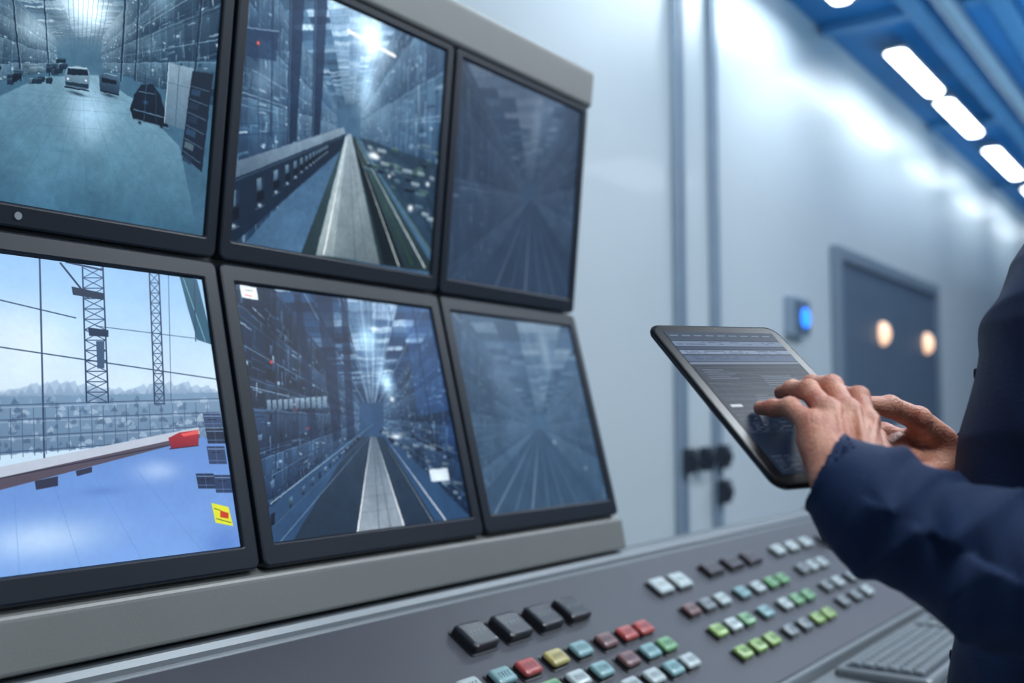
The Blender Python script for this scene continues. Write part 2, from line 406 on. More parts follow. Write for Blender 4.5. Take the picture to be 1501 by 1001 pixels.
    for side, X in ((-1, L), (1, R)):
        pt = lambda t, y: (vx+(X-vx)*t, vy+(y-vy)*t)
        for k in range(16):
            y = r.uniform(T, B); ta = r.uniform(.06, .5); tb = r.uniform(.6, 1.6); cc = mixc(dark, tone, r.random()*.6) if r.random() < .6 else mixc(tone, lite, r.random()); cv.line(pt(ta, y), pt(tb, y), .5+1.5*ta, cc, .75, 1+r.uniform(1, 4)*tb)
        for k in range(len(ts)-2, -1, -1):
            t0 = ts[k]; fog = min(1, (1-min(t0, 1))**2*.9)
            if k % 3 == 0: cv.line(pt(t0, T), pt(t0, B*.6+vy*.4), 8*t0, mixc(mixc(dark, tone, .3), tone, fog), .85); cv.line(pt(t0*.975, T), pt(t0*.975, B*.6+vy*.4), 1.5*t0, mixc(tone, lite, .5), .55)
            else:
                ya, yb = sorted((r.uniform(T, B), r.uniform(T, B))); cv.line(pt(t0, ya), pt(t0, yb), 2*t0, mixc(dark, tone, r.random()), .7)

screens = {}
def margins(row): return (.020, .020, .031, .016) if row == 'U' else (.024, .024, .034, .030)
def newcv(row, i, col):
    R = UP if row == 'U' else LO; l, r_, b, t = margins(row); _, _, _, H = frame_of(R)
    cv = Canvas(SW, SH, col); cv.map = footage_map(R, BX[i]+.003+l, BX[i+1]-.003-r_, b, H-t); return cv
rn = random.Random(3)
# --- upper left: warehouse floor
cv = newcv('U', 0, (66, 98, 120))
hall(cv, (122, 92), 5, -330, 420, 190, -330, .20, (78, 112, 136), (205, 226, 236), (22, 40, 58), True, .14, 4)
cv.glow((128, 10), 90, 70, (236, 250, 255), .95); cv.glow((50, 40), 80, 45, (205, 230, 240), .5); cv.glow((235, 0), 50, 50, (150, 185, 205), .45)
for k in range(9): cv.line((98+k*8, -20), (104+k*5, 82), 2.0, (70, 104, 126), .6)
for x0, x1, w_ in ((186, 176, 5), (205, 197, 3), (300, 284, 6), (60, 72, 3), (12, 30, 4)): cv.line((x0, -60), (x1, 118), w_, (24, 40, 58), .85); cv.line((x0+3, -60), (x1+2, 118), 1.5, (150, 180, 195), .5)
cv.poly([(-330, 250), (-60, 168), (60, 112), (142, 110), (196, 146), (262, 214), (290, 345), (0, 330), (-330, 320)], (112, 146, 164), 1, (50, 86, 110), 3)
cv.glow((128, 165), 70, 80, (186, 214, 226), .6); cv.glow((60, 230), 90, 90, (96, 136, 158), .5); cv.glow((160, 250), 30, 60, (96, 140, 160), .35)
for k in range(12): cv.line((120, 105), (-350+k*80, 380), .4, (66, 100, 120), .4, 3)
for k in range(7): cv.line((20-k*45, 128+k*k*4.6), (200+k*22, 150+k*k*5.4), 1.2, (70, 104, 126), .35)
cv.glow((112, 137), 26, 4, (30, 46, 60), .8)
cv.poly([(94, 108), (98, 98), (112, 96), (127, 99), (131, 109), (130, 128), (121, 133), (95, 127)], (128, 154, 170), 1, (74, 98, 116)); cv.poly([(99, 100), (127, 102), (129, 111), (97, 109)], (26, 40, 54)); cv.poly([(95, 119), (129, 124), (128, 129), (96, 124)], (36, 52, 66)); cv.glow((99, 115), 3, 2.5, (250, 252, 255)); cv.glow((125, 118), 3, 2.5, (250, 252, 255)); cv.line((94, 127), (129, 133), 3, (14, 22, 32)); cv.line((100, 98), (126, 100), 1.5, (190, 210, 220))
cv.glow((160, 140), 22, 4, (34, 50, 64), .8); cv.poly([(144, 112), (151, 106), (172, 110), (175, 122), (173, 139), (146, 134)], (74, 98, 118), 1, (40, 58, 76)); cv.poly([(148, 113), (170, 118), (170, 124), (148, 120)], (22, 34, 48)); cv.line((147, 133), (173, 139), 3, (14, 22, 34)); cv.line((151, 107), (171, 111), 1.5, (150, 176, 190))
cv.poly([(190, 160), (196, 138), (206, 124), (222, 122), (234, 138), (240, 160), (246, 186), (222, 182), (194, 174)], (26, 40, 56), 1, (18, 28, 42), 2); cv.line((195, 160), (240, 172), 3, (90, 116, 136)); cv.line((203, 134), (226, 138), 2, (96, 122, 142)); cv.glow((212, 150), 8, 5, (60, 96, 130), .8); cv.line((196, 174), (246, 188), 3, (90, 116, 136)); cv.glow((204, 180), 5, 4, (10, 16, 26)); cv.glow((236, 186), 5, 4, (10, 16, 26)); cv.line((214, 122), (210, 176), 2, (60, 84, 106)); cv.line((228, 130), (228, 182), 2, (50, 72, 92))
cv.poly([(247, 92), (283, 100), (274, 192), (240, 180)], (124, 146, 162), 1, (84, 108, 126)); cv.line((262, 96), (256, 186), 2, (60, 82, 100)); cv.line((247, 92), (240, 180), 2, (186, 204, 212)); cv.line((245, 120), (280, 130), 1.5, (70, 94, 112))
cv.poly([(281, 104), (312, 108), (295, 252), (265, 226)], (28, 40, 56))
for k in range(6): cv.line((280-k*2.6, 126+k*19), (306-k*2.6, 134+k*21), 3, (80, 102, 120), .9); cv.poly([(281-k*2.6, 130+k*19), (294-k*2.6, 133+k*20), (292-k*2.6, 142+k*20), (279-k*2.6, 139+k*19)], rn.choice(((50, 74, 100), (90, 110, 122), (40, 56, 76))), .8)
for k in range(34):
    x = rn.uniform(-60, 88); y = 120-(x+60)*.10+rn.uniform(-22, 6); c = rn.choice(((24, 40, 56), (60, 84, 102), (120, 146, 162), (38, 58, 76))); l = rn.uniform(5, 14); cv.poly([(x, y+3), (x+3, y), (x+l, y), (x+l+2, y+4), (x+l, y+9), (x, y+9)], c, .85, mixc(c, (10, 20, 30), .6)); cv.line((x+2, y+1), (x+l, y+1), 1.2, (170, 195, 208), .5)
cv.warp([(1.2, 9)], 77); cv.blur(1); cv.finish(.4, 1, 1.2, .8); screens['U0'] = cv
# --- upper middle: rail line with bright roof
cv = newcv('U', 1, (74, 104, 132)); vp = (512, 188)
hall(cv, vp, 21, 300, 690, 420, -200, .16, (92, 128, 156), (208, 230, 242), (28, 46, 70), True, .2, 4, 1.1)
cv.glow((545, 60), 80, 95, (228, 246, 255), .95); cv.glow((535, 130), 50, 80, (214, 242, 252), .65); cv.glow((385, 120), 60, 50, (150, 180, 200), .45); cv.glow((475, 150), 50, 40, (60, 92, 124), .5); cv.glow((400, 40), 60, 40, (50, 76, 104), .5)
for k in range(14):
    x = 590+k*5.5; cv.line((x, 60+k*3), (x-8-k, 250), 2.5, rn.choice(((30, 48, 70), (120, 155, 175), (50, 78, 100))), .45)
for k in range(10): cv.line((480+k*17, -10), (508+k*4, 150), 2, rn.choice(((60, 92, 120), (120, 156, 180))), .5)
for x0, x1, y0 in ((424, 446, -10), (460, 480, -10)): cv.poly([(x0, y0), (x1, y0), (x1-12, 205), (x0-4, 212)], (34, 54, 82), .85, (24, 40, 62)); cv.line((x0+3, y0), (x0-2, 208), 3, (110, 140, 166), .6)
cv.line((510, 45), (578, 82), 12, (255, 255, 255)); cv.line((400, -10), (396, 200), 4, (26, 42, 64), .8)
cv.poly([(360, 40), (408, 46), (404, 90), (352, 80)], (40, 60, 88), .8); cv.line((360, 40), (408, 46), 3, (150, 176, 196), .8)
cv.glow((378, 63), 6, 6, (255, 70, 60), 1); cv.glow((378, 63), 2.5, 2.5, (255, 200, 180), 1)
cv.poly([(335, 250), (505, 195), (505, 215), (336, 362)], (30, 44, 62)); cv.poly([(340, 238), (503, 186), (506, 196), (340, 262)], (130, 150, 166), 1, (80, 98, 116)); cv.line((340, 266), (503, 200), 5, (54, 72, 92))
for k in range(17):
    t = 1/(1+k*.3); x = 508-172*t; y = 199+82*t; w_ = 9*t
    cv.poly([(x, y), (x+w_, y-3*t), (x+w_, y+20*t), (x, y+24*t)], (118, 142, 160), .9, (70, 92, 112)); cv.poly([(x+w_, y-3*t), (x+w_*1.5, y-4*t), (x+w_*1.5, y+17*t), (x+w_, y+20*t)], (40, 56, 76)); cv.poly([(x, y+27*t), (x+w_*1.5, y+21*t), (x+w_*1.5, y+38*t), (x, y+46*t)], (14, 22, 36)); cv.glow((x+w_*.6, y+50*t), 9*t+1, 6*t+1, (186, 204, 214), .9); cv.line((x-2, y+58*t), (x+w_*1.6, y+50*t), 3*t, (90, 110, 130))
cv.poly([(506, 200), (520, 200), (640, 400), (440, 372)], (62, 84, 92), 1, (42, 56, 60))
cv.poly([(508, 196), (514, 196), (556, 388), (488, 376)], (150, 166, 176), 1, (104, 118, 124)); cv.poly([(506, 200), (508, 200), (488, 376), (462, 374)], (186, 200, 206), .9, (140, 154, 158)); cv.line((507, 205), (474, 372), 1, (238, 244, 246), 1, 6)
cv.line((511, 205), (520, 380), .8, (70, 86, 92), 1, 3); cv.line((512, 205), (536, 380), .8, (84, 98, 102), 1, 3)
for k in range(16):
    t = 1/(1+k*.35); cv.line((510-20*t, 198+178*t), (510+44*t, 198+184*t), 2*t, (78, 90, 96), .35)
cv.poly([(516, 204), (519, 204), (592, 392), (562, 388)], (24, 32, 38)); cv.line((518, 205), (584, 390), 1, (200, 212, 210), 1, 6); cv.line((520, 205), (604, 388), 1, (62, 90, 58), 1, 6); cv.line((522, 206), (622, 392), 1, (208, 218, 220), 1, 6); cv.line((526, 208), (640, 382), 1, (86, 110, 84), .8, 8)
cv.poly([(525, 200), (640, 240), (640, 380), (560, 260)], (36, 52, 66), .7)
for k in range(40):
    x = rn.uniform(532, 640); y = 206+(x-530)*.9*rn.random()+rn.uniform(0, 40); c = rn.choice(((170, 188, 196), (20, 30, 44), (80, 108, 100), (100, 126, 140))); l = rn.uniform(5, 16); cv.poly([(x, y), (x+l*.5, y+1), (x+l, y+3), (x+l, y+7), (x+l*.4, y+7), (x, y+5)], c, .8, mixc(c, (10, 20, 30), .5), 1.5); cv.line((x, y), (x+l, y+2), 1.2, (190, 206, 214), .5)
cv.glow((548, 228), 26, 12, (245, 250, 255), .95); cv.glow((601, 305), 14, 11, (245, 248, 250), .95); cv.glow((626, 270), 10, 8, (240, 245, 250), .9); cv.glow((570, 258), 7, 6, (255, 255, 255), .9); cv.glow((640, 330), 8, 20, (120, 170, 80), .5)
cv.warp([(1.2, 10)], 5); cv.blur(2); cv.finish(.5, 2, 1.2); screens['U1'] = cv
# --- right hand displays: feeds with reflection haze painted in
def hazefoot(row, i, vp, base, tl, seed, L, R, B, T, a, bl):
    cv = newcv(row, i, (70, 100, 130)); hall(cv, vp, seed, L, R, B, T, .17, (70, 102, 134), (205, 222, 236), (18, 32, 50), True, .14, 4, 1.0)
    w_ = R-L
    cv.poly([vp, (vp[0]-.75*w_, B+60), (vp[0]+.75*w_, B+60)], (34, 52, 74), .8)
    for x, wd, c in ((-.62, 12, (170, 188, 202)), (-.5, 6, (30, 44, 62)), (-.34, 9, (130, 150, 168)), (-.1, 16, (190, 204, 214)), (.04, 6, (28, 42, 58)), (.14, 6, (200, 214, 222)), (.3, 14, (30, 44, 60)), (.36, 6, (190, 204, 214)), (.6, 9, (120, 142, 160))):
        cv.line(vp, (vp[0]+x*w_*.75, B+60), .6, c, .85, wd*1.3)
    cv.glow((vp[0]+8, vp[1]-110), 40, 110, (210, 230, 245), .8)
    cv.blur(bl); cv.a = cv.a*a+np.array(base)/255.*(1-a)  # flat tint over the footage stands in for haze reflected on the glass
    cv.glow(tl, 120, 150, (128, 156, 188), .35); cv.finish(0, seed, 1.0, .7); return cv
cv = hazefoot('U', 2, (778, 290), (50, 68, 94), (800, 180), 31, 640, 890, 520, 0, .40, 12); screens['U2'] = cv
# --- lower left: crane yard behind glazing
cv = newcv('L', 0, (200, 226, 246)); cv.poly([(-400, 300), (330, 380), (330, 590), (-400, 600)], (140, 190, 238), 1, (222, 238, 250), 2); cv.glow((30, 500), 150, 100, (240, 249, 253), .5)
for k in range(34):
    x = -120+k*13+rn.uniform(-4, 4); h_ = 10+6*math.sin(k*.5)+rn.uniform(-3, 3); cv.poly([(x-12, 584), (x-4, 576-h_*.8), (x+8, 574-h_), (x+22, 584)], (140, 168, 198), .55, (112, 142, 174), 5)
cv.poly([(-400, 590), (320, 575), (330, 640), (-400, 700)], (122, 154, 184), 1, (96, 124, 156), 3)
for k in range(190):
    x = rn.uniform(-60, 315); y = rn.uniform(582, 660); c = rn.choice(((70, 98, 130), (150, 178, 202), (190, 210, 228), (56, 80, 110))); l = rn.uniform(4, 14); cv.poly([(x, y+2), (x+l*.5, y-3), (x+l, y+1), (x+l, y+5), (x, y+5)], c, .5, None, 2)
cv.warp([(2.2, 10)], 9)
for a, b, w_ in (((57, 370), (64, 672), 5), ((0, 440), (110, 466), 3.5), ((-100, 425), (0, 440), 3.5), ((-100, 494), (318, 556), 3.5), ((140, 478), (318, 500), 2), ((232, 400), (240, 590), 3), ((246, 402), (250, 590), 2)): cv.line(a, b, w_, (44, 62, 92), .95)
for x0, x1, xb0, xb1, yt, yb in ((120, 150, 126, 158, 392, 590), (218, 232, 226, 240, 400, 592)):
    cv.line((x0, yt), (xb0, yb), 4.5, (34, 52, 82)); cv.line((x1, yt), (xb1, yb), 4.5, (34, 52, 82)); n = 13
    for k in range(n):
        t, t2 = k/n, (k+1)/n; A = (x0+(xb0-x0)*t, yt+(yb-yt)*t); B2 = (x1+(xb1-x1)*t2, yt+(yb-yt)*t2); A2 = (x0+(xb0-x0)*t2, yt+(yb-yt)*t2); B1 = (x1+(xb1-x1)*t, yt+(yb-yt)*t)
        cv.line(A, B2, 2.5, (46, 66, 98)); cv.line(B1, A2, 2, (46, 66, 98)); cv.line(A2, B2, 2.5, (40, 58, 90))
cv.line((88, 386), (128, 436), 6, (30, 48, 76)); cv.line((96, 384), (150, 396), 6, (34, 52, 82)); cv.poly([(104, 420), (152, 430), (152, 440), (106, 432)], (28, 44, 70)); cv.poly([(128, 480), (158, 484), (158, 494), (130, 492)], (28, 46, 74)); cv.poly([(140, 500), (152, 500), (152, 540), (142, 540)], (60, 86, 118))
cv.poly([(262, 404), (288, 410), (312, 506), (288, 498), (274, 450)], (38, 86, 112)); cv.line((268, 408), (300, 500), 3, (120, 180, 196)); cv.line((284, 410), (286, 500), 4, (30, 60, 90))
for y0, y1 in ((596, 584), (618, 604), (644, 624), (668, 640)): cv.line((-60, y0), (320, y1), 3, (62, 84, 116), .85); cv.line((-60, y0+4), (320, y1+3), 1.5, (200, 218, 236), .6)
for k in range(20): cv.line((-20+k*17, 600-k*.5), (-18+k*17, 676-k*2.2), 2.2, (66, 88, 120), .8)
cv.poly([(-400, 790), (0, 715), (296, 640), (330, 650), (380, 870), (0, 960), (-400, 1000)], (100, 142, 208), 1, (138, 182, 238), 2)
cv.glow((60, 790), 170, 50, (206, 228, 255), .75); cv.glow((230, 690), 70, 30, (196, 218, 248), .6); cv.glow((330, 800), 80, 60, (78, 120, 198), .6); cv.glow((150, 720), 60, 12, (88, 120, 186), .5)
for k in range(6): cv.line((200-k*60, 690+k*12), (330-k*100, 850+k*10), 1.5, (84, 120, 184), .4)
cv.poly([(-300, 762), (0, 698), (292, 634), (292, 642), (0, 718), (-300, 790)], (86, 78, 92)); cv.poly([(-300, 750), (0, 684), (290, 626), (292, 636), (0, 700), (-300, 764)], (188, 198, 214)); cv.line((-200, 740), (290, 644), 3, (40, 44, 62))
cv.poly([(50, 705), (84, 698), (84, 712), (52, 718)], (48, 52, 74)); cv.poly([(110, 690), (134, 684), (134, 692), (112, 698)], (48, 52, 74))
cv.poly([(246, 642), (262, 634), (290, 630), (290, 652), (250, 658)], (176, 40, 50), 1, (130, 24, 44)); cv.poly([(264, 636), (290, 630), (290, 636), (268, 640)], (226, 90, 88)); cv.line((248, 658), (290, 653), 3, (70, 20, 40))
for x0, y0, x1, y1, c in ((296, 606, 322, 626, (52, 72, 110)), (300, 628, 326, 650, (24, 36, 62)), (302, 654, 328, 680, (44, 62, 100)), (286, 694, 312, 716, (30, 46, 78)), (312, 696, 336, 722, (40, 58, 96))):
    cv.poly([(x0, y0), (x1, y0), (x1+4, y1), (x0+4, y1)], c); cv.line((x0+2, y0+4), (x1, y0+4), 2, (150, 178, 214)); cv.line((x0+3, y1-5), (x1+2, y1-5), 2, (90, 120, 165)); cv.line((x0+8, y0+9), (x1-6, y0+9), 3, (18, 28, 50)); cv.line(((x0+x1)/2, y0), ((x0+x1)/2+3, y1), 1.5, (90, 116, 156))
cv.poly([(309, 737), (334, 743), (341, 771), (315, 766)], (228, 232, 50)); cv.poly([(322, 748), (334, 752), (334, 760), (322, 758)], (200, 60, 30)); cv.line((316, 760), (338, 766), 2, (40, 60, 20)); cv.line((313, 745), (322, 748), 2, (40, 60, 20))
cv.blur(1); cv.finish(.10, 3, 1.0, .25); screens['L0'] = cv
# --- lower middle: dark aisle
cv = newcv('L', 1, (52, 78, 108)); vp = (545, 612)
hall(cv, vp, 44, 330, 730, 800, 330, .15, (58, 90, 128), (200, 224, 240), (12, 24, 42), True, .18, 5)
cv.glow((540, 500), 56, 80, (196, 230, 248), .75); cv.glow((565, 560), 38, 54, (205, 235, 250), .8); cv.glow((520, 430), 80, 20, (170, 205, 230), .5); cv.glow((390, 480), 50, 50, (20, 36, 58), .6); cv.glow((660, 640), 50, 90, (40, 72, 124), .5)
for k in range(30):
    t = rn.random(); x = 420+t*220; cv.line((x, 425+t*25), (545+(x-545)*.12, 590), rn.uniform(1, 3.4), rn.choice(((22, 36, 58), (60, 92, 124), (215, 235, 246), (24, 40, 66))), .55)
for x0, x1, xb in ((462, 486, 492), (498, 508, 512), (430, 440, 458)): cv.poly([(x0, 430), (x1, 432), (xb+8, 640), (xb-4, 648)], (28, 44, 70), .7)
cv.poly([(590, 448), (640, 455), (662, 600), (612, 610)], (60, 98, 150), .4); cv.line((604, 452), (634, 640), 7, (30, 50, 84), .9); cv.line((570, 450), (588, 620), 4, (34, 56, 90), .9); cv.line((640, 470), (676, 700), 5, (34, 56, 96), .8)
cv.poly([(520, 640), (560, 640), (660, 800), (400, 840)], (44, 58, 74), .85, (40, 50, 62))
for k in range(11):
    t = k/11.; cv.poly([(390+t*90, 587-t*6), (396+t*90, 586-t*6), (397+t*90, 600-t*4), (391+t*90, 602-t*4)], (166, 190, 206), .75, (86, 110, 132), 2)
for k in range(30):
    t = 1/(1+k*.22); x = 546-150*t; y = 622+132*t; cv.poly([(x, y), (x+5*t+1, y-4*t), (x+5*t+1, y+14*t), (x, y+18*t)], rn.choice(((110, 140, 162), (16, 24, 38), (150, 172, 188), (44, 62, 84))), .9, (16, 26, 40))
cv.line((546, 622), (396, 738), 1, (124, 146, 166), 1, 6); cv.line((546, 630), (400, 772), 1, (70, 92, 116), 1, 4); cv.line((546, 634), (405, 800), 1, (100, 124, 148), 1, 4)
cv.poly([(543, 640), (549, 640), (596, 780), (520, 792)], (92, 106, 120), 1, (136, 146, 156)); cv.line((543, 640), (522, 790), 1, (240, 244, 246), 1, 5); cv.line((550, 640), (594, 780), 1, (225, 232, 236), 1, 5); cv.line((546, 640), (556, 790), .8, (54, 66, 80), 1, 3); cv.line((548, 640), (574, 786), .8, (54, 66, 80), 1, 3)
for k in range(18):
    t = 1/(1+k*.3); cv.line((546-22*t, 630+158*t), (546+46*t, 630+148*t), 2*t, (60, 74, 90), .4)
cv.line((560, 640), (640, 775), 2, (18, 26, 38), 1, 14); cv.line((572, 652), (658, 770), 1, (236, 240, 244), 1, 5); cv.line((586, 655), (674, 764), 1, (60, 80, 110), 1, 4); cv.line((568, 656), (638, 772), 1, (180, 190, 200), 1, 3)
for k in range(34):
    x = rn.uniform(556, 680); y = 630+(x-556)*rn.uniform(.1, .9); c = rn.choice(((170, 186, 200), (14, 22, 36), (84, 116, 154), (130, 146, 160))); l = rn.uniform(4, 14); cv.poly([(x, y), (x+l*.6, y+1), (x+l, y+2), (x+l*.9, y+6), (x, y+5)], c, .75, mixc(c, (10, 20, 30), .5), 1.5)
cv.glow((580, 640), 26, 9, (240, 248, 255), .85); cv.glow((574, 585), 11, 9, (255, 255, 255), .8); cv.glow((548, 482), 24, 7, (235, 248, 255), .8)
cv.poly([(628, 688), (655, 686), (658, 704), (632, 706)], (196, 206, 214)); cv.glow((397, 531), 5, 5, (255, 60, 50), 1); cv.glow((433, 600), 3, 8, (190, 60, 70), .8); cv.glow((450, 628), 6, 3, (210, 50, 60), .8)
cv.poly([(350, 417), (375, 422), (378, 440), (354, 436)], (212, 220, 228)); cv.line((358, 432), (368, 434), 3, (200, 50, 50)); cv.line((358, 425), (370, 427), 2, (60, 70, 90))
cv.warp([(1.0, 9)], 15); cv.blur(1); cv.finish(.4, 4, 1.25, .8); screens['L1'] = cv
cv = hazefoot('L', 2, (790, 625), (74, 108, 142), (735, 540), 55, 640, 930, 830, 400, .52, 8)
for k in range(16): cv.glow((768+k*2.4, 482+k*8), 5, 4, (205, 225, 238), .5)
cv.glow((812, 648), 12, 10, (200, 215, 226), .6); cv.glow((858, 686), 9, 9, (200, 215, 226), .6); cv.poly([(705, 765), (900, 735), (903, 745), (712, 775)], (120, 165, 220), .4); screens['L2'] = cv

bank = empty('video_monitor_wall')
prof = [(1.125, .962), (1.137, 1.026), (1.165, 1.042), (1.275, 1.487), (1.24, 1.95), (1.208, 1.965), (1.2, 2.04), (1.215, 2.052), (1.5, 2.05), (1.58, 1.98), (1.6, .0), (1.185, 0), (1.185, .962)]
bm = bmesh.new(); prism(bm, prof, .40, 1.992); obj('cabinet', bm, [M_cab], bank, bevel=.006, segs=3)
for row, R in (('U', UP), ('L', LO)):
    ex, ev, en, H = frame_of(R)
    for i in range(3):
        x0, x1 = BX[i]+.003, BX[i+1]-.003; W = x1-x0; Mx = Matrix((ex, ev, en)).transposed().to_4x4(); Mx.translation = Vector((x0, R['y0'], R['z0']))
        ml, mr, mb, mt = margins(row); v0, v1 = .002, H-.002
        bm = bmesh.new(); Lp = lambda d, c, r: [(p[0], p[1], c) for p in rrect(d, v0+d, W-d, v1-d, r)]
        I = lambda d, c, r: [(p[0], p[1], c) for p in rrect(ml+d, mb+d, W-mr-d, H-mt-d, r)]
        loft(bm, [Lp(.003, -.03, .010), Lp(0, -.026, .012), Lp(0, -.004, .012), Lp(.0012, -.0012, .011), Lp(.004, 0, .008), I(-.002, 0, .004), I(0, -.001, .003), I(.003, -.0055, .001), I(.003, -.012, .001)], Mx)
        obj('bezel_%s%d' % (row.lower(), i+1), bm, [M_bezel], bank)
        bm = bmesh.new(); uv = bm.loops.layers.uv.new('UVMap')
        vs = [bm.verts.new(Mx@Vector(p)) for p in ((ml, mb, -.005), (W-mr, mb, -.005), (W-mr, H-mt, -.005), (ml, H-mt, -.005))]
        f = bm.faces.new(vs)
        for l, t in zip(f.loops, ((0, 0), (1, 0), (1, 1), (0, 1))): l[uv].uv = t
        key = row+str(i); st = {'U2': .9, 'L2': .95, 'L0': 1.0}.get(key, 1.05)
        obj('display_%s%d' % (row.lower(), i+1), bm, [screen_mat('display_'+key, screens[key], st)], bank)
        if row == 'U' and i == 0:
            bm = bmesh.new(); c = Mx@Vector((W*.40, .018, 0)); cyl(bm, c, c+en*.0015, .005, n=20); obj('badge', bm, [M_silver], bank)

# ------------------------------------------------------------------ control console
con = empty('control_console')
T_ = .63; S_ = math.sqrt(1+T_*T_); PY, PZ = 1.12, 1.25-.3146
def pan(s): return (PY-s/S_, PZ-T_*s/S_)
front = pan(.405)
prof = [(1.172, 0), (1.172, .955), (1.165, .9575), (1.14, .957), (1.128, .953), (1.122, .945), pan(0), front, (front[0]-.010, front[1]+.004), (front[0]-.012, .55), (.80, .50), (.84, 0)]
bm = bmesh.new(); prism(bm, prof, -.6, 3.22); obj('body', bm, [M_rim], con, bevel=.003)
# the sloped face plate
ex = Vector((1, 0, 0)); ev = Vector((0, 1/S_, T_/S_)); en = ex.cross(ev); 
MP = Matrix((ex, ev, en)).transposed().to_4x4(); MP.translation = Vector((0, PY, PZ))
bm = bmesh.new()
Q = lambda d, c: [(p[0], p[1], c) for p in rrect(-.56+d, -.398+d, 3.20-d, -.006-d, .012)]
loft(bm, [Q(0, -.002), Q(0, .002), Q(.002, .0035)], MP); obj('face_plate', bm, [M_panel], con)
prof = [(1.18, -.0), (1.18, .958), (1.166, .963), (1.138, .962), (1.118, .95), (pan(.0)[0]-.0, pan(0)[1]+.004), (front[0]-.010, front[1]+.008), (front[0]-.012, .54), (.80, .49), (.83, 0)]
for nm, a, b in (('cheek_far', 3.212, 3.235), ('cheek_near', -.63, -.6)):
    bm = bmesh.new(); prism(bm, prof, a, b); obj(nm, bm, [M_panel], con, bevel=.003)
# keyboard shelf in front of the console
yb = front[0]-.0125
bm = bmesh.new(); prism(bm, [(yb, .703), (.50, .694), (.47, .688), (.462, .67), (.48, .652), (.60, .63), (yb, .58)], -.62, 3.225); obj('console_shelf', bm, [M_rim], None, bevel=.003)

def bmat(name, col, e=.12): return mat(name, col, .28, var=.08, vscale=40, coat=.3, emis=col, estr=e)
BM = [M_black, bmat('key_white', C(168, 180, 182), .07), bmat('key_teal', C(120, 156, 160), .07), bmat('key_green', C(104, 152, 108), .07), bmat('key_lime', C(132, 164, 90), .07),
      bmat('key_red', C(164, 72, 68), .07), bmat('key_yellow', C(176, 164, 104), .07), bmat('key_brown', C(112, 82, 82), .04), bmat('key_grey', C(118, 126, 130), .04), mat('key_black', C(30, 31, 37), .3, coat=.3), mat('key_label', C(54, 60, 66), .5), mat('key_darkbrown', C(48, 38, 44), .35, coat=.2)]
keybm = bmesh.new()
def key(x, s, w, d, h, mi, label=10):
    M2 = MP@Matrix.Translation((x, -s, 0))
    Kq = lambda g, c, dy=0: [(p[0], p[1]+dy, c) for p in rrect(-w/2+g, -d/2+g, w/2-g, d/2-g, .006, 4)]
    loft(keybm, [Kq(-.003, .003), Kq(-.003, .0055), Kq(0, .006)], M2, 0)
    loft(keybm, [Kq(.0005, .004), Kq(.0005, h*.62)], M2, 0 if mi != 9 else 9)
    loft(keybm, [Kq(.0004, h*.60), Kq(.0006, h*.78), Kq(.0018, h*.90), Kq(.0042, h*.97), Kq(.007, h)], M2, mi)
    r = random.Random(int(x*1000)+int(s*1000))
    n = 4
    for k in range(n):
        cx = -w*.24+k*w*.48/(n-1); a = w*.045
        for (u0, v0, u1, v1) in ((-a, -.006, -a+.0014, .004), (-a, .0028, a, .004), (-a, -.0015, a, -.0003))[:r.choice((2, 3))]:
            box(keybm, (cx+u0, v0, h-.0002), (cx+u1, v1, h+.0003), label, M2)
for x in (1.333, 1.43, 1.527, 1.62): key(x, .094, .068, .056, .022, 9, 8)
def row(xs, s, cols, w=.048, d=.033, h=.019):
    for x, c in zip(xs, cols): key(x, s, w, d, h, c)
row((1.225, 1.305, 1.375, 1.456, 1.534, 1.62, 1.695, 1.757), .182, (1, 2, 5, 6, 2, 7, 5, 5))
row((1.30, 1.38, 1.455, 1.53, 1.623, 1.702, 1.768), .234, (2, 3, 1, 2, 7, 2, 3))
row((1.48, 1.56, 1.637, 1.711, 1.778), .284, (5, 1, 1, 2, 1)); row((1.4, 1.48, 1.56, 1.64), .335, (8, 1, 2, 1))
row((1.968, 2.056), .098, (1, 1), .062, .044, .018); row((2.235, 2.352, 2.464), .09, (11, 11, 11), .078, .04, .018)
row((1.970, 2.046, 2.122, 2.232, 2.322, 2.406, 2.476), .179, (7, 8, 1, 2, 1, 3, 3)); row((1.975, 2.050, 2.120, 2.226, 2.345, 2.420, 2.495), .247, (4, 1, 3, 2, 1, 3, 3)); row((1.970, 2.045, 2.120, 2.229, 2.317, 2.402, 2.477), .313, (4, 4, 4, 8, 8, 4, 4))
row((2.645, 2.745, 2.85), .09, (1, 1, 1), .06, .034); row((2.64, 2.71, 2.785), .17, (8, 1, 1)); row((2.645, 2.73, 2.84), .243, (8, 1, 8)); row((2.625, 2.726, 2.822), .30, (8, 8, 1))
for x0 in (.05, .35, .65, .95):
    row([x0+k*.08 for k in range(3)], .182, [random.choice((1, 2, 3, 5, 8)) for _ in range(3)]); row([x0+k*.08 for k in range(3)], .26, [random.choice((1, 2, 4, 6, 8)) for _ in range(3)])
obj('push_buttons', keybm, BM, con)
# joystick knob
bm = bmesh.new()
pz = lambda x, s, c: MP@Vector((x, -s, c))
cyl(bm, pz(2.99, .1, .003), pz(2.99, .1, .012), .035, .03, 24); cyl(bm, pz(2.99, .1, .012), pz(2.98, .1, .03), .012, .010, 16); cyl(bm, pz(2.98, .1, .028), pz(2.976, .1, .04), .02, .026, 20); cyl(bm, pz(2.976, .1, .04), pz(2.974, .1, .052), .026, .014, 20)
obj('joystick', bm, [M_black], con, smooth=False, bevel=.002)
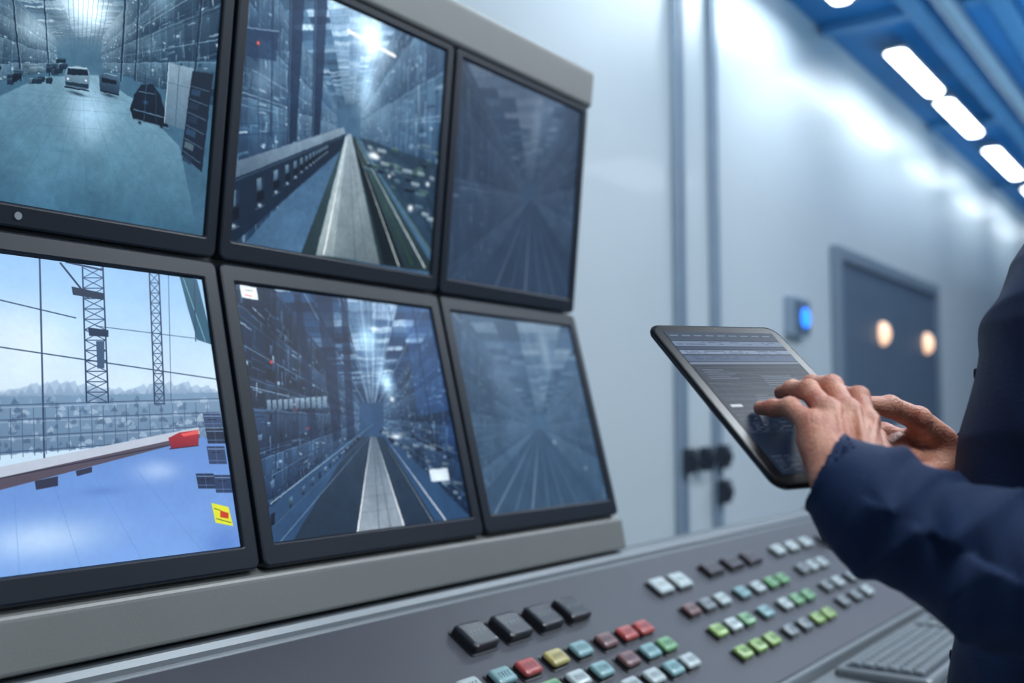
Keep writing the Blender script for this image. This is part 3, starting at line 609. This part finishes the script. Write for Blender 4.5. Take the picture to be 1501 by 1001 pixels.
# keyboard on the shelf
kb = empty('keyboard')
bm = bmesh.new(); Z0 = .7035
loft(bm, [[(p[0], p[1], z) for p in rrect(2.20+g, .545+g, 3.02-g, .745-g, .012)] for g, z in ((0, Z0-.0005), (0, Z0+.012), (.004, Z0+.016))]); obj('tray', bm, [M_rim], kb)
bm = bmesh.new(); loft(bm, [[(p[0], p[1], z) for p in rrect(2.22+g, .562+g, 3.0-g, .728-g, .008)] for g, z in ((0, Z0+.014), (0, Z0+.018))]); obj('deck', bm, [M_dark], kb)
bm = bmesh.new()
for r_ in range(6):
    for c_ in range(25):
        if c_ in (16, 20) and r_ != 2: continue
        x = 2.229+c_*.0305; y = .568+r_*.0258
        loft(bm, [[(p[0], p[1], z) for p in rrect(x+g, y+g, x+.027-g, y+.022-g, .003, 2)] for g, z in ((0, Z0+.018), (.0005, Z0+.023), (.003, Z0+.026))])
obj('keys', bm, [mat('keyboard_keys', C(104, 112, 118), .5, var=.1, vscale=30)], kb)

# ------------------------------------------------------------------ tablet computer
TA = Vector((1.0636, .5722, .1085+CAMZ)); TB = Vector((1.2456, .4896, .114+CAMZ)); TD = Vector((.9828, .3824, -.0688+CAMZ))
tw = (TB-TA).normalized(); th = (TD-TA).normalized(); tn = th.cross(tw).normalized(); th = tw.cross(tn).normalized()
TP = lambda a, b, c: tuple(TA+tw*a+th*b+tn*c)
MT = Matrix((tw, -th, tn)).transposed().to_4x4(); MT.translation = TA
tab = empty('tablet_computer'); WT, HT = .2, .272
bm = bmesh.new(); q = lambda d, c, r=.016: [(p[0], p[1], c) for p in rrect(d, -HT+d, WT-d, -d, r, 6)]
loft(bm, [q(.004, -.0085, .012), q(.001, -.0075), q(0, -.005), q(0, -.002), q(.0012, -.0004), q(.0035, 0)], MT); obj('shell', bm, [mat('tablet_black', C(12, 14, 18), .3, var=.05, spec=.3)], tab, smooth=False)
SW2, SH2 = 620, 860; cv = Canvas(SW2, SH2, (24, 34, 50))
cv.poly([(0, 0), (620, 0), (620, 60), (0, 60)], (58, 72, 92)); 
for y, h_, c in ((64, 34, (110, 128, 156)), (104, 16, (52, 68, 94)), (126, 26, (124, 142, 170)), (160, 40, (74, 92, 122)), (206, 14, (110, 126, 150))): cv.poly([(0, y), (620, y), (620, y+h_), (0, y+h_)], c)
for k in range(9): cv.line((20+k*66, 24), (60+k*66, 24), 6, (150, 160, 175), .7)
for k in range(80):
    x = rn.uniform(15, 560); y = rn.choice((72, 84, 134, 144, 170, 184, 40)); cv.line((x, y), (x+rn.uniform(8, 40), y), 4, (36, 46, 66), .7)
for k in range(9): cv.line((20, 240+k*34), (600, 240+k*34), 1.8, (98, 116, 144), .8)
for k in range(12): cv.line((20+k*52, 240), (20+k*52, 512), 1.6, (70, 88, 116), .7)
for k in range(3): cv.line((20, 250+k*90), (600, 330+k*70), 1.8, (120, 140, 170), .7)
for (x0, y0) in ((40, 256), (330, 300), (200, 420)):
    for k in range(5): cv.line((x0, y0+k*14), (x0+rn.uniform(60, 190), y0+k*14), 3, (140, 156, 180), .7)
for k in range(22): cv.poly([(392+k*9, 500), (398+k*9, 500), (398+k*9, 500-rn.uniform(10, 70)), (392+k*9, 500-rn.uniform(10, 60))], (96, 126, 168), .8)
for k in range(26):
    y = 532+k*12.2
    x = 20
    while x < 560:
        l = rn.uniform(10, 50); cv.line((x, y), (x+l, y), 2.4, rn.choice(((96, 110, 132), (64, 80, 104), (130, 142, 160))), .65); x += l+rn.uniform(12, 60)
cv.poly([(330, 560), (600, 560), (600, 700), (330, 700)], (18, 28, 42)); cv.poly([(20, 640), (260, 640), (260, 760), (20, 760)], (20, 30, 46), .9)
for k in range(14): cv.poly([(345+k*18, 690), (357+k*18, 690), (357+k*18, 690-rn.uniform(20, 110)), (345+k*18, 690-30)], (84, 112, 150), .8)
cv.poly([(30, 470), (90, 470), (90, 486), (30, 486)], (220, 228, 238), .9)
bm = bmesh.new(); uv = bm.loops.layers.uv.new('UVMap'); m_ = .015
f = bm.faces.new([bm.verts.new(MT@Vector(p)) for p in ((m_, -HT+m_, .0004), (WT-m_, -HT+m_, .0004), (WT-m_, -m_, .0004), (m_, -m_, .0004))])
for l, t in zip(f.loops, ((0, 0), (1, 0), (1, 1), (0, 1))): l[uv].uv = t
obj('display', bm, [screen_mat('tablet_display', cv, .95, .35, .06)], tab)
bm = bmesh.new(); c = MT@Vector((WT/2, -.0075, 0)); cyl(bm, c, c+tn*.0003, .002, n=16); obj('camera', bm, [M_dark], tab)

# ------------------------------------------------------------------ technician
tech = empty('technician')
M_skin = mat('skin', C(206, 150, 126), .44, sss=.10, var=.10, vscale=34, bump=.8, bscale=300, vcol=C(174, 104, 84))
M_nail = mat('nail', C(222, 172, 154), .25, coat=.3)
M_cloth = mat('jacket_cloth', C(14, 40, 78), .72, var=.12, vscale=14, bump=.6, bscale=600, spec=.35)
M_trous = mat('trouser_cloth', C(30, 40, 62), .8, bump=.3, bscale=500)
M_shoe = mat('shoe_leather', C(24, 24, 26), .4); M_hair = mat('hair', C(44, 32, 26), .6, bump=.8, bscale=150, var=.3, vscale=60)

def handfn(palm, fingers, extra, k=.008):
    def fn(P):
        d = None
        for a, b, r0, r1 in palm:
            s = seg(P, a, b, r0, r1); d = s if d is None else smin(d, s, .012)
        out = d
        for ch in fingers:
            f = None
            for (a, ra), (b, rb) in zip(ch, ch[1:]):
                s = seg(P, a, b, ra, rb); f = s if f is None else smin(f, s, .003)
            # joints: slight swelling and skin creases across the knuckle
            for j in range(1, len(ch)-1):
                c, rj = np.array(ch[j][0]), ch[j][1]; ax = np.array(ch[j+1][0])-np.array(ch[j-1][0]); ax /= np.linalg.norm(ax)
                f = smin(f, seg(P, c-ax*.001, c+ax*.001, rj*1.06, rj*1.06), .003)
                tt = (P-c)@ax; f = f+.0006*np.sin(tt*2*math.pi/.0042)*np.exp(-(tt/.0062)**2)
            out = np.minimum(out, smin(d, f, k))
        for a, b, r0, r1 in extra: out = smin(out, seg(P, a, b, r0, r1), .004)
        return out
    return fn
def chain(pts, rs): return [(TP(*p), r) for p, r in zip(pts, rs)]
elbL = (1.026, .085, 1.066)
LW = TP(.036, .322, .048)
mI, mM, mR, mP = (.116, .240, .050), (.092, .230, .057), (.068, .226, .055), (.044, .234, .046)
lf = [chain([mI, (.136, .203, .054), (.145, .177, .035), (.148, .163, .016)], (.0128, .0112, .0101, .0088)),
      chain([mM, (.109, .186, .056), (.118, .157, .034), (.122, .143, .013)], (.0130, .0114, .0102, .0088)),
      chain([mR, (.081, .184, .049), (.092, .157, .028), (.098, .142, .0105)], (.0126, .0108, .0097, .0084)),
      chain([mP, (.050, .198, .038), (.050, .179, .021), (.050, .165, .009)], (.0118, .0100, .0089, .0078)),
      chain([(.078, .300, .036), (.130, .264, .028), (.155, .236, .021), (.162, .213, .012)], (.0165, .0134, .0118, .0100))]
Wi, Wp = (.060, .314, .046), (.020, .308, .043)
palm = [(TP(*Wi), TP(*mI), .0165, .0134), (TP(*Wi), TP(*mM), .0170, .0132), (TP(*Wp), TP(*mR), .0170, .0130), (TP(*Wp), TP(*mP), .0165, .0126),
        (TP(.07, .30, .036), TP(.10, .25, .038), .015, .012), (TP(.016, .308, .034), TP(.040, .246, .034), .016, .0125),
        (LW, TP(.040, .29, .045), .025, .021), (LW, tuple(Vector(LW).lerp(Vector(elbL), .25)), .026, .030)]
ext = [(TP(p[0], p[1], p[2]+.0036), TP(p[0]+.001, p[1]-.003, p[2]+.003), .0124, .0116) for p in (mI, mM, mR)]
ext += [(TP(Wi[0]-.005, Wi[1]-.01, Wi[2]+.0158), TP(mI[0]-.001, mI[1]+.008, mI[2]+.0128), .0028, .0036), (TP(Wi[0]-.009, Wi[1]-.01, Wi[2]+.0160), TP(mM[0], mM[1]+.008, mM[2]+.0128), .0028, .0036), (TP(Wp[0]+.008, Wp[1]-.01, Wp[2]+.0160), TP(mR[0], mR[1]+.008, mR[2]+.0122), .0028, .0034), (TP(.045, .30, .0590), TP(.088, .262, .0670), .0022, .0018), (TP(.030, .29, .0590), TP(.058, .255, .0650), .0020, .0016)]
def bounds(groups, pad=.03):
    A = np.array([p for g in groups for p in g]); return A.min(0)-pad, A.max(0)+pad
pts = [p for ch in lf for p, _ in ch]+[x for t in palm[:-1] for x in t[:2]]
lo, hi = bounds([pts]); netobj('left_hand', handfn(palm, lf, ext), lo, hi, .00125, M_skin, tech)
# right hand gripping the far edge
RW = Vector(TP(.352, .218, -.036)); elbR = (1.53, .10, 1.09)
fi = []
for k, (b, L) in enumerate(((.170, 1.0), (.194, 1.05), (.218, 1.0), (.241, .82))):
    rr = (.0124, .0108, .0098, .0085) if k < 3 else (.0110, .0094, .0085, .0075)
    fi.append(chain([(.262+.003*k, b+.004, -.030), (.262-.045*L, b, -.034), (.262-.072*L, b-.003, -.027), (.262-.095*L, b-.005, -.0175)], rr))
fi.append(chain([(.325, .205, -.014), (.278, .192, .008), (.236, .178, .017), (.203, .167, .0112)], (.0165, .0142, .0122, .0103)))
palm = [(TP(.335, .208, -.034), TP(.262, .174, -.030), .0155, .0128), (TP(.335, .214, -.036), TP(.265, .198, -.032), .0160, .0130), (TP(.335, .222, -.036), TP(.268, .222, -.032), .0155, .0126), (TP(.335, .230, -.035), TP(.271, .245, -.031), .0145, .0118),
        (TP(.33, .205, -.022), TP(.29, .196, -.004), .017, .015), (tuple(RW), TP(.325, .218, -.034), .024, .022), (tuple(RW), tuple(RW.lerp(Vector(elbR), .25)), .025, .028)]
pts = [p for ch in fi for p, _ in ch]+[x for t in palm[:-1] for x in t[:2]]
lo, hi = bounds([pts]); netobj('right_hand', handfn(palm, fi, []), lo, hi, .0015, M_skin, tech)
# nails
bm = bmesh.new()
def nail(p0, p1, r, up, sz=1.):
    p0, p1 = Vector(p0), Vector(p1); d = (p1-p0).normalized(); up = Vector(up); n = (up-d*up.dot(d)).normalized(); s = d.cross(n)
    c = p1-d*(r*.10)
    rows = []
    for i in range(6):
        u = -1+2*i/5; row_ = []
        for j in range(7):
            a = (j/6-.5)*1.35; w_ = .95 if abs(u) < .9 else .75
            row_.append(bm.verts.new(c+d*(u*r*.62)+s*(math.sin(a)*r*.98*w_)+n*((math.cos(a)*r*1.03)-(.10*r if u > .8 else 0))))
        rows.append(row_)
    for a, b in zip(rows, rows[1:]):
        for j in range(6): bm.faces.new((a[j], a[j+1], b[j+1], b[j]))
for ch in lf[:4]: nail(ch[2][0], ch[3][0], ch[3][1], tn-th*.6)
nail(lf[4][2][0], lf[4][3][0], lf[4][3][1], tn+tw*.5); nail(fi[4][2][0], fi[4][3][0], fi[4][3][1], tn)
obj('nails', bm, [M_nail], tech, smooth=True)

# jacket
zz = np.array([.80, .95, 1.10, 1.23, 1.35, 1.42, 1.46, 1.50, 1.54]); rx = np.array([.21, .198, .192, .20, .205, .18, .135, .085, .075]); ry = np.array([.152, .148, .142, .140, .126, .108, .09, .078, .072]); cyv = np.array([.137, .150, .146, .137, .122, .107, .093, .082, .078])
CX = 1.30
eL = Vector(elbL); cufL = Vector(LW)+(Vector(LW)-eL).normalized()*.036+Vector((-.004, 0, -.004)); cufR = Vector(TP(.358, .220, -.037))
def jacket(P):
    x, y, z = P[..., 0], P[..., 1], P[..., 2]
    RX, RY, CY = np.interp(z, zz, rx), np.interp(z, zz, ry), np.interp(z, zz, cyv)
    k = np.sqrt(((x-CX)/RX)**2+((y-CY)/RY)**2)
    d = (k-1)*np.minimum(RX, RY); d = np.maximum(d, np.maximum(z-1.535, .80-z))
    rg = lambda v: 1-np.abs(np.sin(v))       # ridged folds
    fold = .005*np.sin(34*z+9*x+5*np.sin(7*x+11*y))*np.sin(9*x-14*y+4*z)-.010*(rg(15*z+8*x-6*y+1.2*np.sin(9*z))-.35)*(.4+.6*np.sin(6*z+10*x)**2)
    d = d+fold
    def arm(sh, el, cf, big):
        sh, el, cf = np.array(sh), np.array(el), np.array(cf); ax = (cf-el); L = np.linalg.norm(ax); ax = ax/L
        m1 = el+ax*L*.45; m2 = el+ax*L*.80; low = np.array([0, 0, -1.])
        a = seg(P, sh, (sh+el)/2, .070, .064); a = smin(a, seg(P, (sh+el)/2, el, .064, .060), .03)
        f = smin(seg(P, el, m1+low*.006, .060, .060+big), seg(P, m1+low*.008, m2+low*.010, .060+big, .052+big), .02)
        f = smin(f, seg(P, m2+low*.010, cf, .052+big, .037), .02)
        t = (P-el)@ax
        rad = P-el-t[..., None]*ax; ang = np.arctan2(rad[..., 2], rad[..., 0]*ax[1]-rad[..., 1]*ax[0])
        wr = -.014*(rg(t*27+1.6*np.sin(ang+.6)+.9*ang)**1.6-.3)*(.35+.65*np.sin(ang*1.0+t*8)**2)-.009*(rg(t*47-1.3*ang+.8*np.sin(t*30))**1.6-.3)*(.3+.7*np.cos(ang*1.5-t*11)**2)-.006*(rg(2.5*ang+t*22)-.35)*np.exp(-((t-L*.80)/.05)**2)+.0012*np.sin(t*190+4*np.sin(ang*2))
        wr = wr*np.clip((L-.040-t)/.025, 0, 1)
        f = f+wr
        cuff = np.maximum(np.sqrt((rad**2).sum(-1))-.0405, np.maximum(t-L, L-.045-t)); f = smin(f, cuff, .004)
        for so in (.006, .010, .041): f = f+.0010*np.exp(-((t-(L-so))/.0016)**2)
        f = np.maximum(f, t-L)
        cav = np.maximum(np.sqrt((rad**2).sum(-1))-.0355, L-.03-t); f = np.maximum(f, -cav)
        return smin(a, f, .03)
    d = smin(d, arm((1.12, .085, 1.395), elbL, cufL, .004), .035); d = smin(d, arm((1.48, .085, 1.395), elbR, cufR, 0), .035)
    # collar
    rc = np.sqrt(((x-CX)/.078)**2+((y-.072)/.078)**2); col = np.maximum(np.abs(rc-1)*.078-.006, np.maximum(z-1.565+.25*(y-.07), 1.48-z)); d = smin(d, col, .006)
    return d
netobj('jacket', jacket, (.88, -.12, .77), (1.66, .43, 1.60), .0038, M_cloth, tech)
bm = bmesh.new()
for i in range(6):
    z = .86+i*.11; y = float(np.interp(z, zz, cyv)+np.interp(z, zz, ry)); cyl(bm, (CX, y-.003, z), (CX, y+.004, z), .007, n=14)
obj('buttons', bm, [M_black], tech)
def legs(P):
    d = ell(P, (CX, .13, .88), (.18, .13, .14))
    for s in (-1, 1):
        hp, kn, an = (CX+s*.095, .13, .85), (CX+s*.10, .145, .48), (CX+s*.105, .115, .08)
        l = smin(seg(P, hp, kn, .092, .066), seg(P, kn, an, .066, .056), .03); l = np.maximum(l, .055-P[..., 2]); d = smin(d, l, .02) if s == -1 else np.minimum(d, smin(ell(P, (CX, .13, .88), (.18, .13, .14)), l, .02))
    return d+.002*np.sin(P[..., 2]*60+P[..., 0]*20)
netobj('trousers', legs, (1.05, -.06, .03), (1.55, .32, 1.05), .009, M_trous, tech)
def shoe(P):
    d = None
    for s in (-1, 1):
        x = CX+s*.107; q_ = smin(seg(P, (x, .09, .05), (x+s*.01, .27, .035), .048, .036), seg(P, (x, .09, .10), (x, .09, .05), .045, .045), .03); q_ = np.maximum(q_, .001-P[..., 2]); d = q_ if d is None else np.minimum(d, q_)
    return d
netobj('shoes', shoe, (1.1, 0, -.01), (1.5, .34, .16), .006, M_shoe, tech)
# head, local frame: y forward, z up, origin at skull centre
HM = Matrix.Translation((CX+.01, .058, 1.67))@Matrix.Rotation(math.radians(-14), 4, 'X')
def head(P):
    x, y, z = P[..., 0], P[..., 1], P[..., 2]; ax = np.abs(x); Q_ = np.stack([ax, y, z], -1)
    d = ell(P, (0, -.012, .025), (.076, .096, .088)); d = smin(d, ell(P, (0, .030, -.035), (.060, .062, .085)), .03)
    d = smin(d, ell(P, (0, .062, -.092), (.028, .024, .020)), .025); d = smin(d, seg(Q_, (.050, .02, -.05), (.022, .06, -.092), .02, .016), .02)
    d = smin(d, seg(Q_, (.012, .088, .018), (.045, .074, .022), .008, .008), .012)
    d = smin(d, seg(P, (0, .090, .012), (0, .112, -.026), .007, .011), .010); d = smin(d, ell(Q_, (.012, .098, -.030), (.008, .010, .008)), .006)
    d = -smin(-d, ell(Q_, (.032, .100, -.002), (.017, .016, .011)), .010); d = smin(d, ell(Q_, (.032, .076, -.002), (.013, .013, .012)), .003)
    d = smin(d, ell(P, (0, .092, -.053), (.024, .010, .005)), .005); d = smin(d, ell(P, (0, .090, -.063), (.020, .010, .006)), .005)
    d = smin(d, ell(Q_, (.079, -.008, -.006), (.009, .020, .032)), .006); d = -smin(-d, ell(Q_, (.088, -.002, -.004), (.007, .010, .018)), .004)
    d = smin(d, seg(P, (0, -.02, -.06), (0, -.01, -.19), .056, .058), .03)
    return d
netobj('head', head, (-.11, -.13, -.20), (.11, .14, .14), .004, M_skin, tech, HM)
def hair(P):
    x, y, z = P[..., 0], P[..., 1], P[..., 2]
    d = ell(P, (0, -.016, .032), (.084, .103, .094)); cut = (y-.052)*.8-(z-.045)*.75; d = np.maximum(d, cut*.8); d = np.maximum(d, -(z+.055+.35*(y+.05)))
    return d+.0018*np.sin(x*190+3*np.sin(y*60))*np.sin(y*45)
netobj('hair', hair, (-.11, -.14, -.10), (.11, .12, .15), .004, M_hair, tech, HM)
bm = bmesh.new()
for s in (-1, 1):
    bmesh.ops.create_uvsphere(bm, u_segments=16, v_segments=10, radius=.012, matrix=HM@Matrix.Translation((s*.032, .0785, -.002)))
obj('eyes', bm, [mat('eye', C(225, 225, 220), .2)], tech, smooth=True)

# ------------------------------------------------------------------ camera
cam = bpy.data.cameras.new('camera'); co = link(bpy.data.objects.new('camera', cam)); scene.camera = co
cam.sensor_width = 36; cam.lens = 36.0*FPX/1501.0; cam.clip_start = .02
co.location = (0, 0, CAMZ)
fwd = Vector((math.cos(YAW)*math.cos(PIT), math.sin(YAW)*math.cos(PIT), math.sin(PIT)))
co.rotation_euler = fwd.to_track_quat('-Z', 'Y').to_euler()
cam.dof.use_dof = True; cam.dof.focus_distance = 1.30; cam.dof.aperture_fstop = 2.4
